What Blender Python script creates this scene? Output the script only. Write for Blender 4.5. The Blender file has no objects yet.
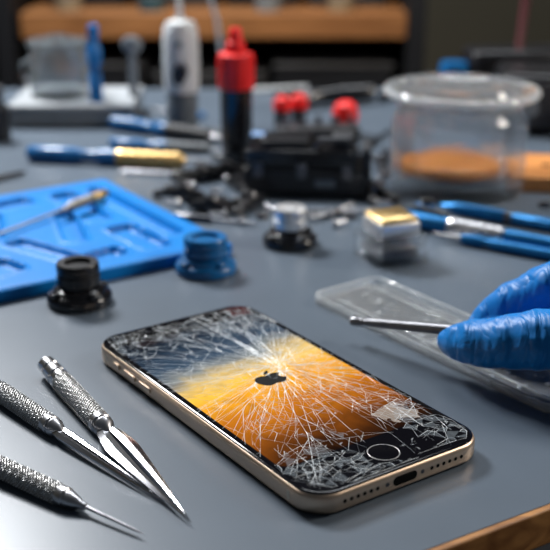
import bpy, bmesh, math, random
from mathutils import Vector, Matrix
from mathutils.geometry import delaunay_2d_cdt
PI=math.pi
S=0.01; TZ=0.75
scene=bpy.context.scene
C=scene.collection
scene.view_settings.view_transform='Standard'
# ---------------------------------------------------------------- camera model (cm, table top z=0)
FP=1134.0; TH=math.atan(415/1134.0); sT,cT=math.sin(TH),math.cos(TH); H=17.5
def G(x,y,z=0.0):
    u=(x-275)/FP; v=(y-275)/FP; Z=(H-z)/(sT+v*cT)
    return Vector((u*Z, Z*(cT-v*sT), z))
def hz(px,py,yt):
    v=(yt-275)/FP; return H-G(px,py).y*(sT+v*cT)/(cT-v*sT)
def W(p): return Vector((p[0]*S,p[1]*S,p[2]*S+TZ))
# ---------------------------------------------------------------- materials
def mat(name,col,rough=.5,metal=0,bump=0,bscale=200,var=.08,vscale=60,trans=0,coat=0,ior=1.45,emit=None,estr=0,alpha=1,spec=.5,stretch=None,sss=0):
    m=bpy.data.materials.new(name); m.use_nodes=True
    n=m.node_tree.nodes; l=m.node_tree.links; b=n['Principled BSDF']
    b.inputs['Base Color'].default_value=(*col,1); b.inputs['Roughness'].default_value=rough
    b.inputs['Metallic'].default_value=metal; b.inputs['Transmission Weight'].default_value=trans
    b.inputs['Coat Weight'].default_value=coat; b.inputs['Coat Roughness'].default_value=.06
    b.inputs['IOR'].default_value=ior; b.inputs['Alpha'].default_value=alpha
    b.inputs['Specular IOR Level'].default_value=spec
    if sss:
        b.inputs['Subsurface Weight'].default_value=sss; b.inputs['Subsurface Scale'].default_value=.004
    if emit:
        b.inputs['Emission Color'].default_value=(*emit,1); b.inputs['Emission Strength'].default_value=estr
    tc=n.new('ShaderNodeTexCoord'); src=tc.outputs['Object']
    if stretch:
        mp=n.new('ShaderNodeMapping'); mp.inputs['Scale'].default_value=stretch; l.new(src,mp.inputs[0]); src=mp.outputs[0]
    if var:
        nz=n.new('ShaderNodeTexNoise'); nz.inputs['Scale'].default_value=vscale; nz.inputs['Detail'].default_value=4
        l.new(src,nz.inputs['Vector'])
        r=n.new('ShaderNodeValToRGB')
        r.color_ramp.elements[0].position=.3; r.color_ramp.elements[1].position=.7
        r.color_ramp.elements[0].color=(*[max(0,c*(1-var)) for c in col],1)
        r.color_ramp.elements[1].color=(*[min(1,c*(1+var)) for c in col],1)
        l.new(nz.outputs['Fac'],r.inputs[0]); l.new(r.outputs[0],b.inputs['Base Color'])
    if bump:
        nb=n.new('ShaderNodeTexNoise'); nb.inputs['Scale'].default_value=bscale; nb.inputs['Detail'].default_value=3
        l.new(src,nb.inputs['Vector'])
        bp=n.new('ShaderNodeBump'); bp.inputs['Strength'].default_value=bump; bp.inputs['Distance'].default_value=.001
        l.new(nb.outputs['Fac'],bp.inputs['Height']); l.new(bp.outputs[0],b.inputs['Normal'])
    return m
def woodmat(name,c1,c2,scale=(4,40,40),rough=.45):
    m=mat(name,c1,rough,var=0); n=m.node_tree.nodes; l=m.node_tree.links; b=n['Principled BSDF']
    tc=n.new('ShaderNodeTexCoord'); mp=n.new('ShaderNodeMapping'); mp.inputs['Scale'].default_value=scale
    nz=n.new('ShaderNodeTexNoise'); nz.inputs['Scale'].default_value=3; nz.inputs['Detail'].default_value=8; nz.inputs['Distortion'].default_value=1.2
    r=n.new('ShaderNodeValToRGB'); r.color_ramp.elements[0].position=.35; r.color_ramp.elements[1].position=.68
    r.color_ramp.elements[0].color=(*c2,1); r.color_ramp.elements[1].color=(*c1,1)
    l.new(tc.outputs['Object'],mp.inputs[0]); l.new(mp.outputs[0],nz.inputs['Vector']); l.new(nz.outputs['Fac'],r.inputs[0]); l.new(r.outputs[0],b.inputs['Base Color'])
    return m
M={}
M['table']=mat('table_laminate',(.088,.113,.145),.34,bump=.02,bscale=900,var=.05,vscale=25)
M['wood']=woodmat('edge_wood',(.50,.24,.08),(.20,.08,.025))
M['shelfwood']=woodmat('shelf_wood',(.36,.16,.055),(.19,.075,.022),(3,30,30),.6)
M['blockwood']=woodmat('block_wood',(.70,.30,.09),(.48,.18,.045),(10,60,60))
M['steel']=mat('brushed_steel',(.66,.66,.68),.24,1,var=.1,vscale=300)
M['stem']=mat('satin_silver_stem',(.75,.75,.76),.38,.85,var=.05,vscale=300)
M['softsteel']=mat('satin_steel',(.48,.48,.50),.3,1,var=.1,vscale=300)
M['blade']=mat('polished_blade_steel',(.55,.55,.58),.2,1,bump=.04,bscale=500,var=.12,vscale=120,stretch=(.2,1,1))
M['knurl']=mat('knurled_steel',(.50,.49,.48),.34,1,var=.2,vscale=500)
M['darksteel']=mat('dark_steel',(.14,.14,.15),.3,1,var=.2,vscale=200)
M['gold']=mat('champagne_aluminium',(.70,.54,.41),.38,1,var=.03)
M['brass']=mat('brass',(.72,.50,.22),.34,1,var=.15,vscale=200)
M['antenna']=mat('antenna_plastic',(.75,.68,.56),.5)
M['blackglass']=mat('black_glass',(.004,.004,.006),.07,var=.05)
M['black']=mat('black_plastic',(.010,.010,.012),.32,bump=.05,var=.2)
M['blackgloss']=mat('glossy_black_plastic',(.007,.007,.009),.18,coat=.3,var=.2)
M['darkgrey']=mat('dark_grey_plastic',(.028,.029,.033),.5,var=.2)
M['grey']=mat('grey_plastic',(.16,.18,.20),.45,var=.1)
M['white']=mat('white_plastic',(.60,.62,.63),.4,var=.04)
M['palegrey']=mat('pale_grey_plastic',(.34,.36,.38),.45,var=.05)
M['blue']=mat('blue_plastic',(.004,.11,.30),.3,coat=.2,var=.12)
M['brightblue']=mat('bright_blue_plastic',(.008,.17,.48),.35,var=.1)
M['matblue']=mat('blue_silicone',(.001,.185,.56),.42,bump=.06,bscale=700,var=.08,vscale=40,spec=.25)
M['red']=mat('red_plastic',(.85,.016,.014),.42,var=.08)
M['glass']=mat('clear_glass',(.98,1,1),.0,trans=1,var=0,ior=1.42,alpha=.48)
M['lidglass']=mat('bright_lid_glass',(.98,1,1),.03,trans=.92,var=0,ior=1.5,alpha=.58)
M['amber']=mat('copper_brown_wax',(.50,.19,.045),.35,var=.12,vscale=40,sss=.1)
M['sleeve']=mat('dark_cloth',(.02,.025,.04),.85,bump=.3,bscale=900)
M['clear']=mat('clear_tray_plastic',(.90,.95,1),.10,trans=.78,bump=.9,bscale=260,var=.10,vscale=200,ior=1.4,alpha=.62)
M['clearedge']=mat('clear_tray_rim',(.93,.97,1),.08,trans=.7,bump=.3,bscale=160,var=.04,ior=1.45,alpha=.8)
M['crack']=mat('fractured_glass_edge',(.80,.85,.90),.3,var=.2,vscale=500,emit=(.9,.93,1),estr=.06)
M['shard']=mat('loose_glass_sliver',(.82,.88,.93),.1,var=.1,alpha=.3)
M['facet']=mat('tilted_glass_facet',(.5,.57,.63),.08,var=.3,vscale=300,alpha=.14)
M['hole']=mat('dark_recess',(.003,.003,.003),.6,var=.1,spec=.1)
M['darkcab']=mat('dark_cabinet',(.008,.009,.012),.5,var=.2,vscale=8)
M['wall']=mat('olive_beige_wall',(.19,.17,.12),.8,bump=.05,bscale=60,var=.06,vscale=4)
M['floor']=mat('dark_floor',(.03,.03,.033),.5,var=.2,vscale=6)
M['glove']=gm=mat('blue_nitrile',(.002,.185,.56),.45,var=.08,vscale=60,spec=.35)
n=gm.node_tree.nodes; l=gm.node_tree.links
tc=n.new('ShaderNodeTexCoord'); mp=n.new('ShaderNodeMapping'); mp.inputs['Scale'].default_value=(2.2,.7,.8); l.new(tc.outputs['Object'],mp.inputs[0])
hs=[]
for scl,wt in ((55,1.0),(130,.35)):
    z=n.new('ShaderNodeTexNoise'); z.inputs['Scale'].default_value=scl; z.inputs['Detail'].default_value=1.0; z.inputs['Distortion'].default_value=.7; l.new(mp.outputs[0],z.inputs['Vector'])
    a=n.new('ShaderNodeMath'); a.operation='SUBTRACT'; l.new(z.outputs['Fac'],a.inputs[0]); a.inputs[1].default_value=.5
    c=n.new('ShaderNodeMath'); c.operation='ABSOLUTE'; l.new(a.outputs[0],c.inputs[0])
    e=n.new('ShaderNodeMath'); e.operation='MULTIPLY'; l.new(c.outputs[0],e.inputs[0]); e.inputs[1].default_value=wt; hs.append(e)
ad=n.new('ShaderNodeMath'); l.new(hs[0].outputs[0],ad.inputs[0]); l.new(hs[1].outputs[0],ad.inputs[1])
bp=n.new('ShaderNodeBump'); bp.inputs['Strength'].default_value=.8; bp.inputs['Distance'].default_value=.0036
l.new(ad.outputs[0],bp.inputs['Height']); l.new(bp.outputs[0],n['Principled BSDF'].inputs['Normal'])
# ---------------------------------------------------------------- mesh helper
class B:
    def __init__(s): s.bm=bmesh.new()
    def addv(s,p,mx): return s.bm.verts.new((mx@Vector(p)) if mx else Vector(p))
    def loops(s,rings,mx=None,cap0=True,cap1=True,closed=False):
        vr=[]
        for r in rings: vr.append([s.addv(p,mx) for p in r])
        pairs=list(zip(vr[:-1],vr[1:]))
        if closed: pairs.append((vr[-1],vr[0])); cap0=cap1=False
        for a,b in pairs:
            if len(a)==1 and len(b)==1: continue
            if len(a)==1:
                for i in range(len(b)): s.f([a[0],b[(i+1)%len(b)],b[i]])
            elif len(b)==1:
                for i in range(len(a)): s.f([a[i],a[(i+1)%len(a)],b[0]])
            else:
                n=len(a)
                for i in range(n): s.f([a[i],a[(i+1)%n],b[(i+1)%n],b[i]])
        if cap0 and len(vr[0])>2: s.f(list(reversed(vr[0])))
        if cap1 and len(vr[-1])>2: s.f(vr[-1])
        return s
    def f(s,vs):
        try: s.bm.faces.new(vs)
        except ValueError: pass
    def lathe(s,prof,seg=32,mx=None,ysc=1.0,closed=False,cap0=True,cap1=True):
        rings=[]
        for r,z in prof:
            if r<1e-5: rings.append([(0,0,z)])
            else: rings.append([(r*math.cos(2*PI*i/seg),r*ysc*math.sin(2*PI*i/seg),z) for i in range(seg)])
        return s.loops(rings,mx,cap0,cap1,closed)
    def xl(s,prof,seg=28,zs=1.0,off=(0,0,0)):
        rings=[]
        for x,r in prof:
            if r<1e-5: rings.append([(x+off[0],off[1],off[2])])
            else: rings.append([(x+off[0],r*math.cos(2*PI*i/seg)+off[1],r*zs*math.sin(2*PI*i/seg)+off[2]) for i in range(seg)])
        return s.loops(rings)
    def knurl(s,x0,x1,r,d=.04,seg=108,n=18,step=.018):
        rings=[]; N=max(4,int((x1-x0)/step)); p=2*PI*r/n
        for k in range(N+1):
            x=x0+(x1-x0)*k/N; ring=[]
            e=min(1,min(k,N-k)/3.0)
            for i in range(seg):
                a=2*PI*i/seg; u=n*a/(2*PI); w=x/p
                t1=abs(((u+w)%1)-.5)*2; t2=abs(((u-w)%1)-.5)*2
                rr=r-d+d*min(t1,t2)*1.6*e+ (1-e)*d*.2
                ring.append((x,rr*math.cos(a),rr*math.sin(a)))
            rings.append(ring)
        return s.loops(rings)
    def box(s,c,d,mx=None,rot=0):
        cx,cy,cz=c; x,y,z=d[0]/2,d[1]/2,d[2]/2
        R=Matrix.Translation((cx,cy,cz))@Matrix.Rotation(rot,4,'Z')
        if mx: R=mx@R
        return s.loops([[(-x,-y,-z),(x,-y,-z),(x,y,-z),(-x,y,-z)],[(-x,-y,z),(x,-y,z),(x,y,z),(-x,y,z)]],R)
    def prism(s,out,z0,z1,mx=None):
        return s.loops([[(x,y,z0) for x,y in out],[(x,y,z1) for x,y in out]],mx)
    def tube(s,pts,rad,seg=12,zs=1.0):
        pts=[Vector(p) for p in pts]
        if not hasattr(rad,'__len__'): rad=[rad]*len(pts)
        rings=[]; up=Vector((0,0,1))
        for i,p in enumerate(pts):
            t=(pts[min(i+1,len(pts)-1)]-pts[max(i-1,0)]).normalized()
            if i==0:
                if abs(t.z)>.9: up=Vector((1,0,0))
            sd=t.cross(up)
            if sd.length<1e-4: sd=Vector((1,0,0))
            sd.normalize(); u2=sd.cross(t).normalized(); up=u2
            rings.append([p+sd*rad[i]*math.cos(2*PI*k/seg)+u2*rad[i]*zs*math.sin(2*PI*k/seg) for k in range(seg)])
        return s.loops(rings)
    def ball(s,c,r,seg=16,mx=None,zs=1):
        n=seg//2
        return s.lathe([(r*math.sin(PI*i/n),-r*zs*math.cos(PI*i/n)) for i in range(n+1)],seg,(mx or Matrix())@Matrix.Translation(c))
    def build(s,name,m,parent=None,bev=0,smooth=40,bseg=2):
        for v in s.bm.verts: v.co*=S
        bmesh.ops.recalc_face_normals(s.bm,faces=s.bm.faces)
        me=bpy.data.meshes.new(name); s.bm.to_mesh(me); s.bm.free()
        me.materials.append(m)
        for p in me.polygons: p.use_smooth=True
        if smooth<180: me.set_sharp_from_angle(angle=math.radians(smooth))
        o=bpy.data.objects.new(name,me); C.objects.link(o)
        if parent: o.parent=parent
        if bev:
            md=o.modifiers.new('bevel','BEVEL'); md.width=bev*S; md.segments=bseg; md.limit_method='ANGLE'; md.angle_limit=math.radians(35)
            md.harden_normals=False
        return o
def tag(o,label=None,cat=None,group=None,kind=None):
    if label: o['label']=label
    if cat: o['category']=cat
    if group: o['group']=group
    if kind: o['kind']=kind
    return o
def thing(name,label,cat,loc,rotz=0,group=None):
    o=bpy.data.objects.new(name,None); C.objects.link(o); o.empty_display_size=.01
    o.location=W(loc); o.rotation_euler=(0,0,rotz); return tag(o,label,cat,group)
def laid(name,label,cat,p1,p2,group=None,roll=0):
    o=thing(name,label,cat,p1,0,group)
    x=(Vector(p2)-Vector(p1)).normalized(); y=Vector((0,0,1)).cross(x).normalized(); z=x.cross(y)
    R=Matrix((x,y,z)).transposed()@Matrix.Rotation(roll,3,'X')
    o.rotation_euler=R.to_euler()
    return o,(Vector(p2)-Vector(p1)).length
def copytree(o,parent=None):
    c=o.copy(); C.objects.link(c); c.parent=parent
    for ch in list(o.children): copytree(ch,c)
    return c
def rrect(hx,hy,r,seg=8):
    out=[]
    for cx,cy,a0 in ((hx-r,hy-r,0),(-hx+r,hy-r,PI/2),(-hx+r,-hy+r,PI),(hx-r,-hy+r,1.5*PI)):
        for i in range(seg+1):
            a=a0+PI/2*i/seg; out.append((cx+r*math.cos(a),cy+r*math.sin(a)))
    return out
def catmull(pts,n=6):
    out=[]; N=len(pts)
    for i in range(N):
        p0,p1,p2,p3=[Vector((*pts[(i+k-1)%N],0)) for k in range(4)]
        for j in range(n):
            t=j/n
            q=.5*((2*p1)+(-p0+p2)*t+(2*p0-5*p1+4*p2-p3)*t*t+(-p0+3*p1-3*p2+p3)*t**3)
            out.append((q.x,q.y))
    return out
MY=Matrix.Rotation(PI/2,4,'X')
# ================================================================ SETTING
b=B(); b.box((0,110,-75.5),(420,420,1)); tag(b.build('floor',M['floor']),kind='structure').location=(0,0,TZ)
b=B(); b.box((0,232,40),(420,4,230)); tag(b.build('wall_back',M['wall']),kind='structure').location=(0,0,TZ)
b=B(); b.box((-180,110,40),(4,240,230)); tag(b.build('wall_left',M['wall']),kind='structure').location=(0,0,TZ)
P1=G(425,550); P2=G(550,503); sl=(P2.y-P1.y)/(P2.x-P1.x)
def edgeY(x): return P1.y+sl*(x-P1.x)
XL,XR,YB=-72,72,92
nx=Vector((sl,-1,0)).normalized()
wb=thing('workbench','blue-grey laminate workbench with light wooden front edge','workbench',(0,60,0))
poly=[(XL,edgeY(XL)-60),(XR,edgeY(XR)-60),(XR,YB-60),(XL,YB-60)]
b=B(); b.prism(poly,-1.15,0); b.build('tabletop',M['table'],wb)
b=B(); e=[(XL,edgeY(XL)-60),(XR,edgeY(XR)-60),(XR+nx.x*.25,edgeY(XR)-60+nx.y*.25),(XL+nx.x*.25,edgeY(XL)-60+nx.y*.25)]
b.prism(e,-1.2,.0); b.build('edge_strip',M['wood'],wb,bev=.06)
b=B(); pl=[(XL+4,edgeY(XL)-60+8),(XR-4,edgeY(XR)-60+5),(XR-4,YB-63),(XL+4,YB-63)]; b.prism(pl,-6,-1.2); b.build('apron',M['darkcab'],wb)
for lx,ly in ((XL+6,edgeY(XL)-48),(XR-6,edgeY(XR)-52),(XR-6,YB-66),(XL+6,YB-66)):
    b=B(); b.box((lx,ly,-40),(5,5,69.9)); b.build('leg',M['darkcab'],wb)
# shelf unit behind
SF=135
def SX(px,F=SF,z=0): return (px-275)/FP*(F*cT+(H-z)*sT)
x0,x1=SX(20),SX(407)
xc=(x0+x1)/2
su=thing('shelf_unit','dark shelving unit with a brown wooden shelf board behind the workbench','shelf',(xc,SF+17,-75))
def L_(x,y,z): return (x-xc,y-SF-17,z+75)
b=B(); b.box(L_(xc,SF+17,-.8),(x1-x0,34,3.0)); b.build('shelf_board',M['shelfwood'],su,bev=.2)
for x in (x0-2.0,x1+1.2):
    b=B(); b.box(L_(x,SF+17,-12.5),(2.2,34,125)); b.build('upright',M['darkcab'],su,bev=.1)
b=B(); b.box(L_(xc,SF+35,-12.5),(x1-x0+6,1,125)); b.build('back_panel',M['darkcab'],su)
b=B(); b.box(L_(xc,SF+17,-16),(x1-x0,34,2)); b.build('lower_shelf',M['darkcab'],su)
cb=thing('cabinet','tall black cabinet at the far left behind the workbench','cabinet',(x0-33,SF+17,-75))
b=B(); b.box((0,0,60),(56,34,120)); b.build('body',M['darkcab'],cb,bev=.3)
for k in (-1,1):
    b=B(); b.box((k*13.9,-17.6,60),(27,1.2,116)); d=b.build('door',M['darkgrey'],cb,bev=.2)
    b=B(); b.tube([(k*2,-19.5,55),(k*2,-19.5,70)],.4); b.build('handle',M['steel'],d)
def crate(px0,px1,z0,h,m,label,d=18,yo=4):
    a,c=SX(px0),SX(px1); w=c-a
    t=thing('storage_box',label,'box',((a+c)/2,SF+yo+d/2,z0),0)
    b=B(); b.box((0,0,h/2),(w,d,h)); b.build('body',m,t,bev=.3)
    b=B(); b.box((0,0,h+.3),(w+.5,d+.5,.7)); b.build('lid',M['darkgrey'],t,bev=.2)
    b=B(); b.tube([(-w*.2,-d/2-.1,h*.5),(-w*.2,-d/2-.8,h*.5),(w*.2,-d/2-.8,h*.5),(w*.2,-d/2-.1,h*.5)],.25,8); b.build('handle',M['darksteel'],t)
crate(40,120,.7,12,M['darkcab'],'black tool case on the wooden shelf, leftmost of the row',yo=6)
crate(130,215,.7,10,M['darkgrey'],'dark grey tool case on the wooden shelf directly behind the white and grey device',yo=6)
crate(225,300,.7,14,M['darkcab'],'tall black tool case on the wooden shelf behind the red-capped bottle',yo=6)
crate(310,392,.7,11,M['darkgrey'],'dark case on the wooden shelf at its right end',yo=6)
crate(30,140,-15,9,M['darkcab'],'black bin under the wooden shelf at its left end',yo=1)
crate(150,265,-15,8,M['darkgrey'],'dark grey bin under the middle of the wooden shelf',yo=1)
crate(275,395,-15,9,M['darkcab'],'black bin under the wooden shelf at its right end',yo=1)
rollm=mat('muted_tan_tape',(.22,.17,.11),.6); rollb=mat('muted_teal_tape',(.03,.07,.09),.5)
def roll(px,m,label,r=1.5,h=1.6):
    t=thing('tape_roll',label,'tape roll',(SX(px),SF+2.6,.7))
    b=B(); b.lathe([(.8,0),(r,0),(r,h),(.8,h)],28,closed=True); b.build('tape',m,t)
    b=B(); b.lathe([(.7,0),(.82,0),(.82,h+.02),(.7,h+.02)],28,closed=True); b.build('core',M['grey'],t)
roll(66,rollm,'tan tape roll on the wooden shelf above the glass container')
roll(150,rollb,'dark teal tape roll on the wooden shelf just left of the white and grey device')
roll(268,M['grey'],'grey tape roll on the wooden shelf right of the red cap')
roll(342,rollm,'tan tape roll on the wooden shelf near its right end')
# ================================================================ PHONE
PR=math.radians(34.6); pc=G(272,383,.73); pc.z=0
phone=thing('smartphone','cracked smartphone with champagne metal frame lying face up in the foreground','phone',pc,PR)
def PL(px,py,z=.73):
    q=G(px,py,z)-pc; c,s=math.cos(-PR),math.sin(-PR); return (q.x*c-q.y*s,q.x*s+q.y*c)
HX,HY,CR=3.38,6.95,1.0
prof=[(-.22,.0),(-.11,.025),(-.03,.09),(0,.17),(0,.56),(-.03,.63),(-.07,.67),(-.12,.685)]
b=B(); b.loops([[(x,y,z) for x,y in rrect(HX+o,HY+o,CR+o,12)] for o,z in prof]); b.build('frame',M['gold'],phone)
b=B(); b.loops([[(x,y,z) for x,y in rrect(HX+o,HY+o,CR+o,12)] for o,z in [(-.08,.62),(-.08,.70),(-.11,.722),(-.16,.73)]]); glass=b.build('front_glass',M['blackglass'],phone)
dm=mat('display_picture',(.01,.01,.01),.12,var=0,spec=.35); n=dm.node_tree.nodes; l=dm.node_tree.links; bs=n['Principled BSDF']
def nd(t,**k):
    x=n.new(t)
    for a,v in k.items(): setattr(x,a,v)
    return x
tc=nd('ShaderNodeTexCoord'); mp=nd('ShaderNodeMapping'); mp.inputs['Scale'].default_value=(100,100,100); l.new(tc.outputs['Object'],mp.inputs[0]); co=mp.outputs[0]
sp=nd('ShaderNodeSeparateXYZ'); l.new(co,sp.inputs[0])
def noise(scale,det=5,dist=0):
    x=nd('ShaderNodeTexNoise'); x.inputs['Scale'].default_value=scale; x.inputs['Detail'].default_value=det; x.inputs['Distortion'].default_value=dist; l.new(co,x.inputs['Vector']); return x.outputs['Fac']
def mth(op,a,b_=None,c_=None,clamp=False):
    x=nd('ShaderNodeMath',operation=op,use_clamp=clamp)
    for i,v in enumerate((a,b_,c_)):
        if v is None: continue
        if isinstance(v,(int,float)): x.inputs[i].default_value=v
        else: l.new(v,x.inputs[i])
    return x.outputs[0]
y=mth('ADD',sp.outputs['Y'],mth('MULTIPLY',mth('SUBTRACT',noise(.45,6,.6),.5),2.6))
y=mth('ADD',y,mth('MULTIPLY',sp.outputs['X'],-.15))
t=mth('DIVIDE',mth('ADD',y,5.2),11.0,clamp=True)
rp=nd('ShaderNodeValToRGB'); cr=rp.color_ramp
stops=[(0,(.008,.003,.002)),(.08,(.05,.014,.003)),(.19,(.24,.065,.006)),(.32,(.55,.17,.010)),(.45,(.88,.38,.02)),(.55,(.96,.56,.07)),(.63,(.74,.52,.19)),(.70,(.22,.24,.24)),(.77,(.045,.08,.13)),(.88,(.014,.030,.055)),(1,(.005,.010,.02))]
cr.elements[0].position=0; cr.elements[0].color=(*stops[0][1],1); cr.elements[1].position=1; cr.elements[1].color=(*stops[-1][1],1)
for p,c in stops[1:-1]:
    e=cr.elements.new(p); e.color=(*c,1)
l.new(t,rp.inputs[0]); col=rp.outputs[0]
def mixc(fac,a,bc):
    x=nd('ShaderNodeMix',data_type='RGBA'); 
    if isinstance(fac,(int,float)): x.inputs[0].default_value=fac
    else: l.new(fac,x.inputs[0])
    for i,v in ((6,a),(7,bc)):
        if isinstance(v,tuple): x.inputs[i].default_value=(*v,1)
        else: l.new(v,x.inputs[i])
    return x.outputs[2]
st=mth('MULTIPLY',mth('SUBTRACT',noise(1.1,8,1.5),.50),3,clamp=True)
col=mixc(mth('MULTIPLY',st,.4),col,(.08,.028,.006))
def spot(px,py,r):
    q=PL(px,py); x=nd('ShaderNodeVectorMath',operation='DISTANCE'); l.new(co,x.inputs[0]); x.inputs[1].default_value=(q[0],q[1],.73)
    return mth('SUBTRACT',1,mth('DIVIDE',x.outputs['Value'],r),clamp=True)
pk=mth('MULTIPLY',mth('GREATER_THAN',mth('MULTIPLY',spot(396,413,1.35),noise(1.9,6)),.26),.6)
col=mixc(pk,col,(.45,.38,.32))
l.new(col,bs.inputs['Emission Color']); bs.inputs['Emission Strength'].default_value=.85
l.new(mixc(.75,col,(0,0,0)),bs.inputs['Base Color'])
b=B(); b.prism([(x,y+.35) for x,y in rrect(3.05,5.3,.35,8)],.725,.7325); b.build('display',dm,glass)
ap=[(0,.26),(.12,.30),(.25,.32),(.36,.27),(.42,.19),(.34,.11),(.31,.01),(.33,-.09),(.39,-.16),(.45,-.19),(.40,-.31),(.32,-.43),(.22,-.50),(.11,-.48),(0,-.445),(-.11,-.48),(-.22,-.50),(-.33,-.42),(-.42,-.27),(-.47,-.08),(-.46,.08),(-.40,.22),(-.30,.30),(-.18,.31),(-.08,.28)]
lf=[(0,.34),(.015,.45),(.09,.55),(.20,.60),(.195,.50),(.12,.39)]
lc=PL(270,378.5)
b=B()
for o in (ap,lf): b.prism([(lc[0]+x*1.22,lc[1]+y*.95) for x,y in catmull(o,5)],.733,.7445)
b.build('apple_emblem',M['hole'],glass)
hy=-5.88
b=B(); b.lathe([(.47,.729),(.478,.735),(.495,.735),(.503,.729)],48,Matrix.Translation((.05,hy,0)),closed=True); b.build('home_button_ring',mat('dim_ring_metal',(.30,.29,.28),.4,1),glass)
b=B(); b.lathe([(0,.729),(.46,.729),(.44,.7325),(0,.733)],40,Matrix.Translation((.05,hy,0))); b.build('home_button',M['blackglass'],glass)
b=B(); b.prism([(x,y+6.3) for x,y in rrect(.55,.07,.07,5)],.729,.734); b.build('earpiece',M['hole'],glass)
b=B(); b.lathe([(.0,.729),(.09,.729),(.09,.734),(0,.734)],20,Matrix.Translation((-1.0,6.3,0))); b.build('front_camera',M['hole'],glass)
# cracks
rnd=random.Random(47)
def inside(x,y,m=.17):
    hx,hy_,r=HX-m,HY-m,CR-m
    if abs(x)>hx or abs(y)>hy_: return False
    dx,dy=abs(x)-(hx-r),abs(y)-(hy_-r)
    if math.hypot(x-.05,y-hy)<.52: return False
    return not(dx>0 and dy>0 and dx*dx+dy*dy>r*r)
ck=B()
def ribbon(pts,w0,w1):
    n_=len(pts)
    if n_<2: return
    prev=None
    for i,(x,y) in enumerate(pts):
        a=pts[max(0,i-1)]; c=pts[min(n_-1,i+1)]; d=Vector((c[0]-a[0],c[1]-a[1])); 
        if d.length<1e-6: continue
        d.normalize(); nx_,ny_=-d.y,d.x; w=(w0+(w1-w0)*i/(n_-1))*.5*rnd.uniform(.3,1.6)
        cur=[ck.bm.verts.new((x+nx_*w,y+ny_*w,.7335)),ck.bm.verts.new((x,y,.737)),ck.bm.verts.new((x-nx_*w,y-ny_*w,.7335))]
        if prev:
            ck.f([prev[0],prev[1],cur[1],cur[0]]); ck.f([prev[1],prev[2],cur[2],cur[1]])
        prev=cur
def ray(cx,cy,a,L,w,depth,store=None,wander=.010,r0=0):
    x,y,ln=cx+math.cos(a)*r0,cy+math.sin(a)*r0,r0; pts=[(x,y)]
    if not inside(x,y): return
    while ln<L:
        a+=rnd.gauss(0,wander)
        if rnd.random()<.08: a+=rnd.choice((-1,1))*rnd.uniform(.04,.18)
        st_=rnd.uniform(.15,.38); x+=math.cos(a)*st_; y+=math.sin(a)*st_; ln+=st_
        if not inside(x,y): break
        pts.append((x,y))
        if depth<2 and rnd.random()<.11: ray(x,y,a+rnd.choice((-1,1))*rnd.uniform(.12,.55),(L-ln)*rnd.uniform(.2,.7),w*.75,depth+1)
    ribbon(pts,w*.9,w*.5)
    if store is not None: store.append(pts)
def impact(px,py,n_,L,w,radii,prob,lo=.35,jit=.04,r0=.0):
    cx,cy=PL(px,py); st_=[]
    for i in range(n_):
        a=2*PI*i/n_+rnd.uniform(-.9,.9)*2*PI/n_
        ray(cx+rnd.gauss(0,jit),cy+rnd.gauss(0,jit),a,L*rnd.uniform(lo,1.1),w*rnd.uniform(.5,1.25),0,st_,r0=r0*abs(rnd.gauss(.3,.8)))
    def at(pts,r):
        for p in pts:
            if math.hypot(p[0]-cx,p[1]-cy)>=r: return p
    m=len(st_)
    for r in radii:
        for i in range(m):
            if rnd.random()<prob:
                rr=r*rnd.uniform(.75,1.25); p=at(st_[i],rr); q=at(st_[(i+1)%m],rr*rnd.uniform(.85,1.15))
                if p and q and math.hypot(p[0]-q[0],p[1]-q[1])<r*1.3: ribbon([p,q],w*.6,w*.5)
impact(280,366,88,9.0,.0165,(.35,.55,.8,1.1,1.4,1.8,2.2,2.7,3.3,4.0,4.8,5.6),.55,lo=.45,jit=.12,r0=.5)
for px,py,n_,L in ((252,318,9,2.4),(318,470,8,2.6),(345,468,6,2.0),(446,424,8,2.2),(140,338,8,2.4),(175,330,6,2.2),(360,400,6,2.0),(250,400,6,1.9)):
    impact(px,py,n_,L,.013,(.3,.7,1.1),.4,lo=.3,jit=.15,r0=.15)
fac=B()
def web(px,py,sx,sy,n_,pe,pf,w):
    cx,cy=PL(px,py); P=[]
    for _ in range(n_*3):
        x,y=cx+rnd.gauss(0,sx),cy+rnd.gauss(0,sy)
        if inside(x,y) and all((x-a)**2+(y-c)**2>.010 for a,c in P): P.append((x,y))
        if len(P)>=n_: break
    vs,es,fs,_,_,_=delaunay_2d_cdt([Vector(p) for p in P],[],[],0,1e-5)
    for a,c in es:
        p,q=vs[a],vs[c]; L=(p-q).length
        if L<1.0 and rnd.random()<pe: ribbon([tuple(p),tuple(q)],w,w*.6)
    for f_ in fs:
        if rnd.random()<pf:
            pt=[vs[i] for i in f_]
            if max((pt[0]-pt[1]).length,(pt[1]-pt[2]).length,(pt[0]-pt[2]).length)<.7:
                fac.f([fac.bm.verts.new((p.x,p.y,.735+rnd.uniform(0,.03))) for p in pt])
web(246,320,.9,.6,75,.5,.35,.0115)
web(180,330,1.2,.8,65,.42,.28,.011)
web(120,345,.6,.7,36,.5,.4,.011)
web(322,468,1.0,.7,75,.5,.35,.0115)
web(295,435,1.0,1.1,50,.36,.16,.011)
web(436,425,.6,1.0,55,.5,.35,.0115)
web(390,470,.9,.35,24,.45,.3,.011)
web(285,366,1.6,1.7,130,.34,.12,.011)
web(350,405,1.7,1.5,80,.32,.08,.011)
web(225,365,1.3,1.3,60,.30,.08,.011)
ck=tag(ck.build('crack_lines',M['crack'],glass,smooth=20),kind='stuff')
tag(fac.build('glass_facets',M['facet'],glass,smooth=5),kind='stuff')
sh=B()
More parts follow.
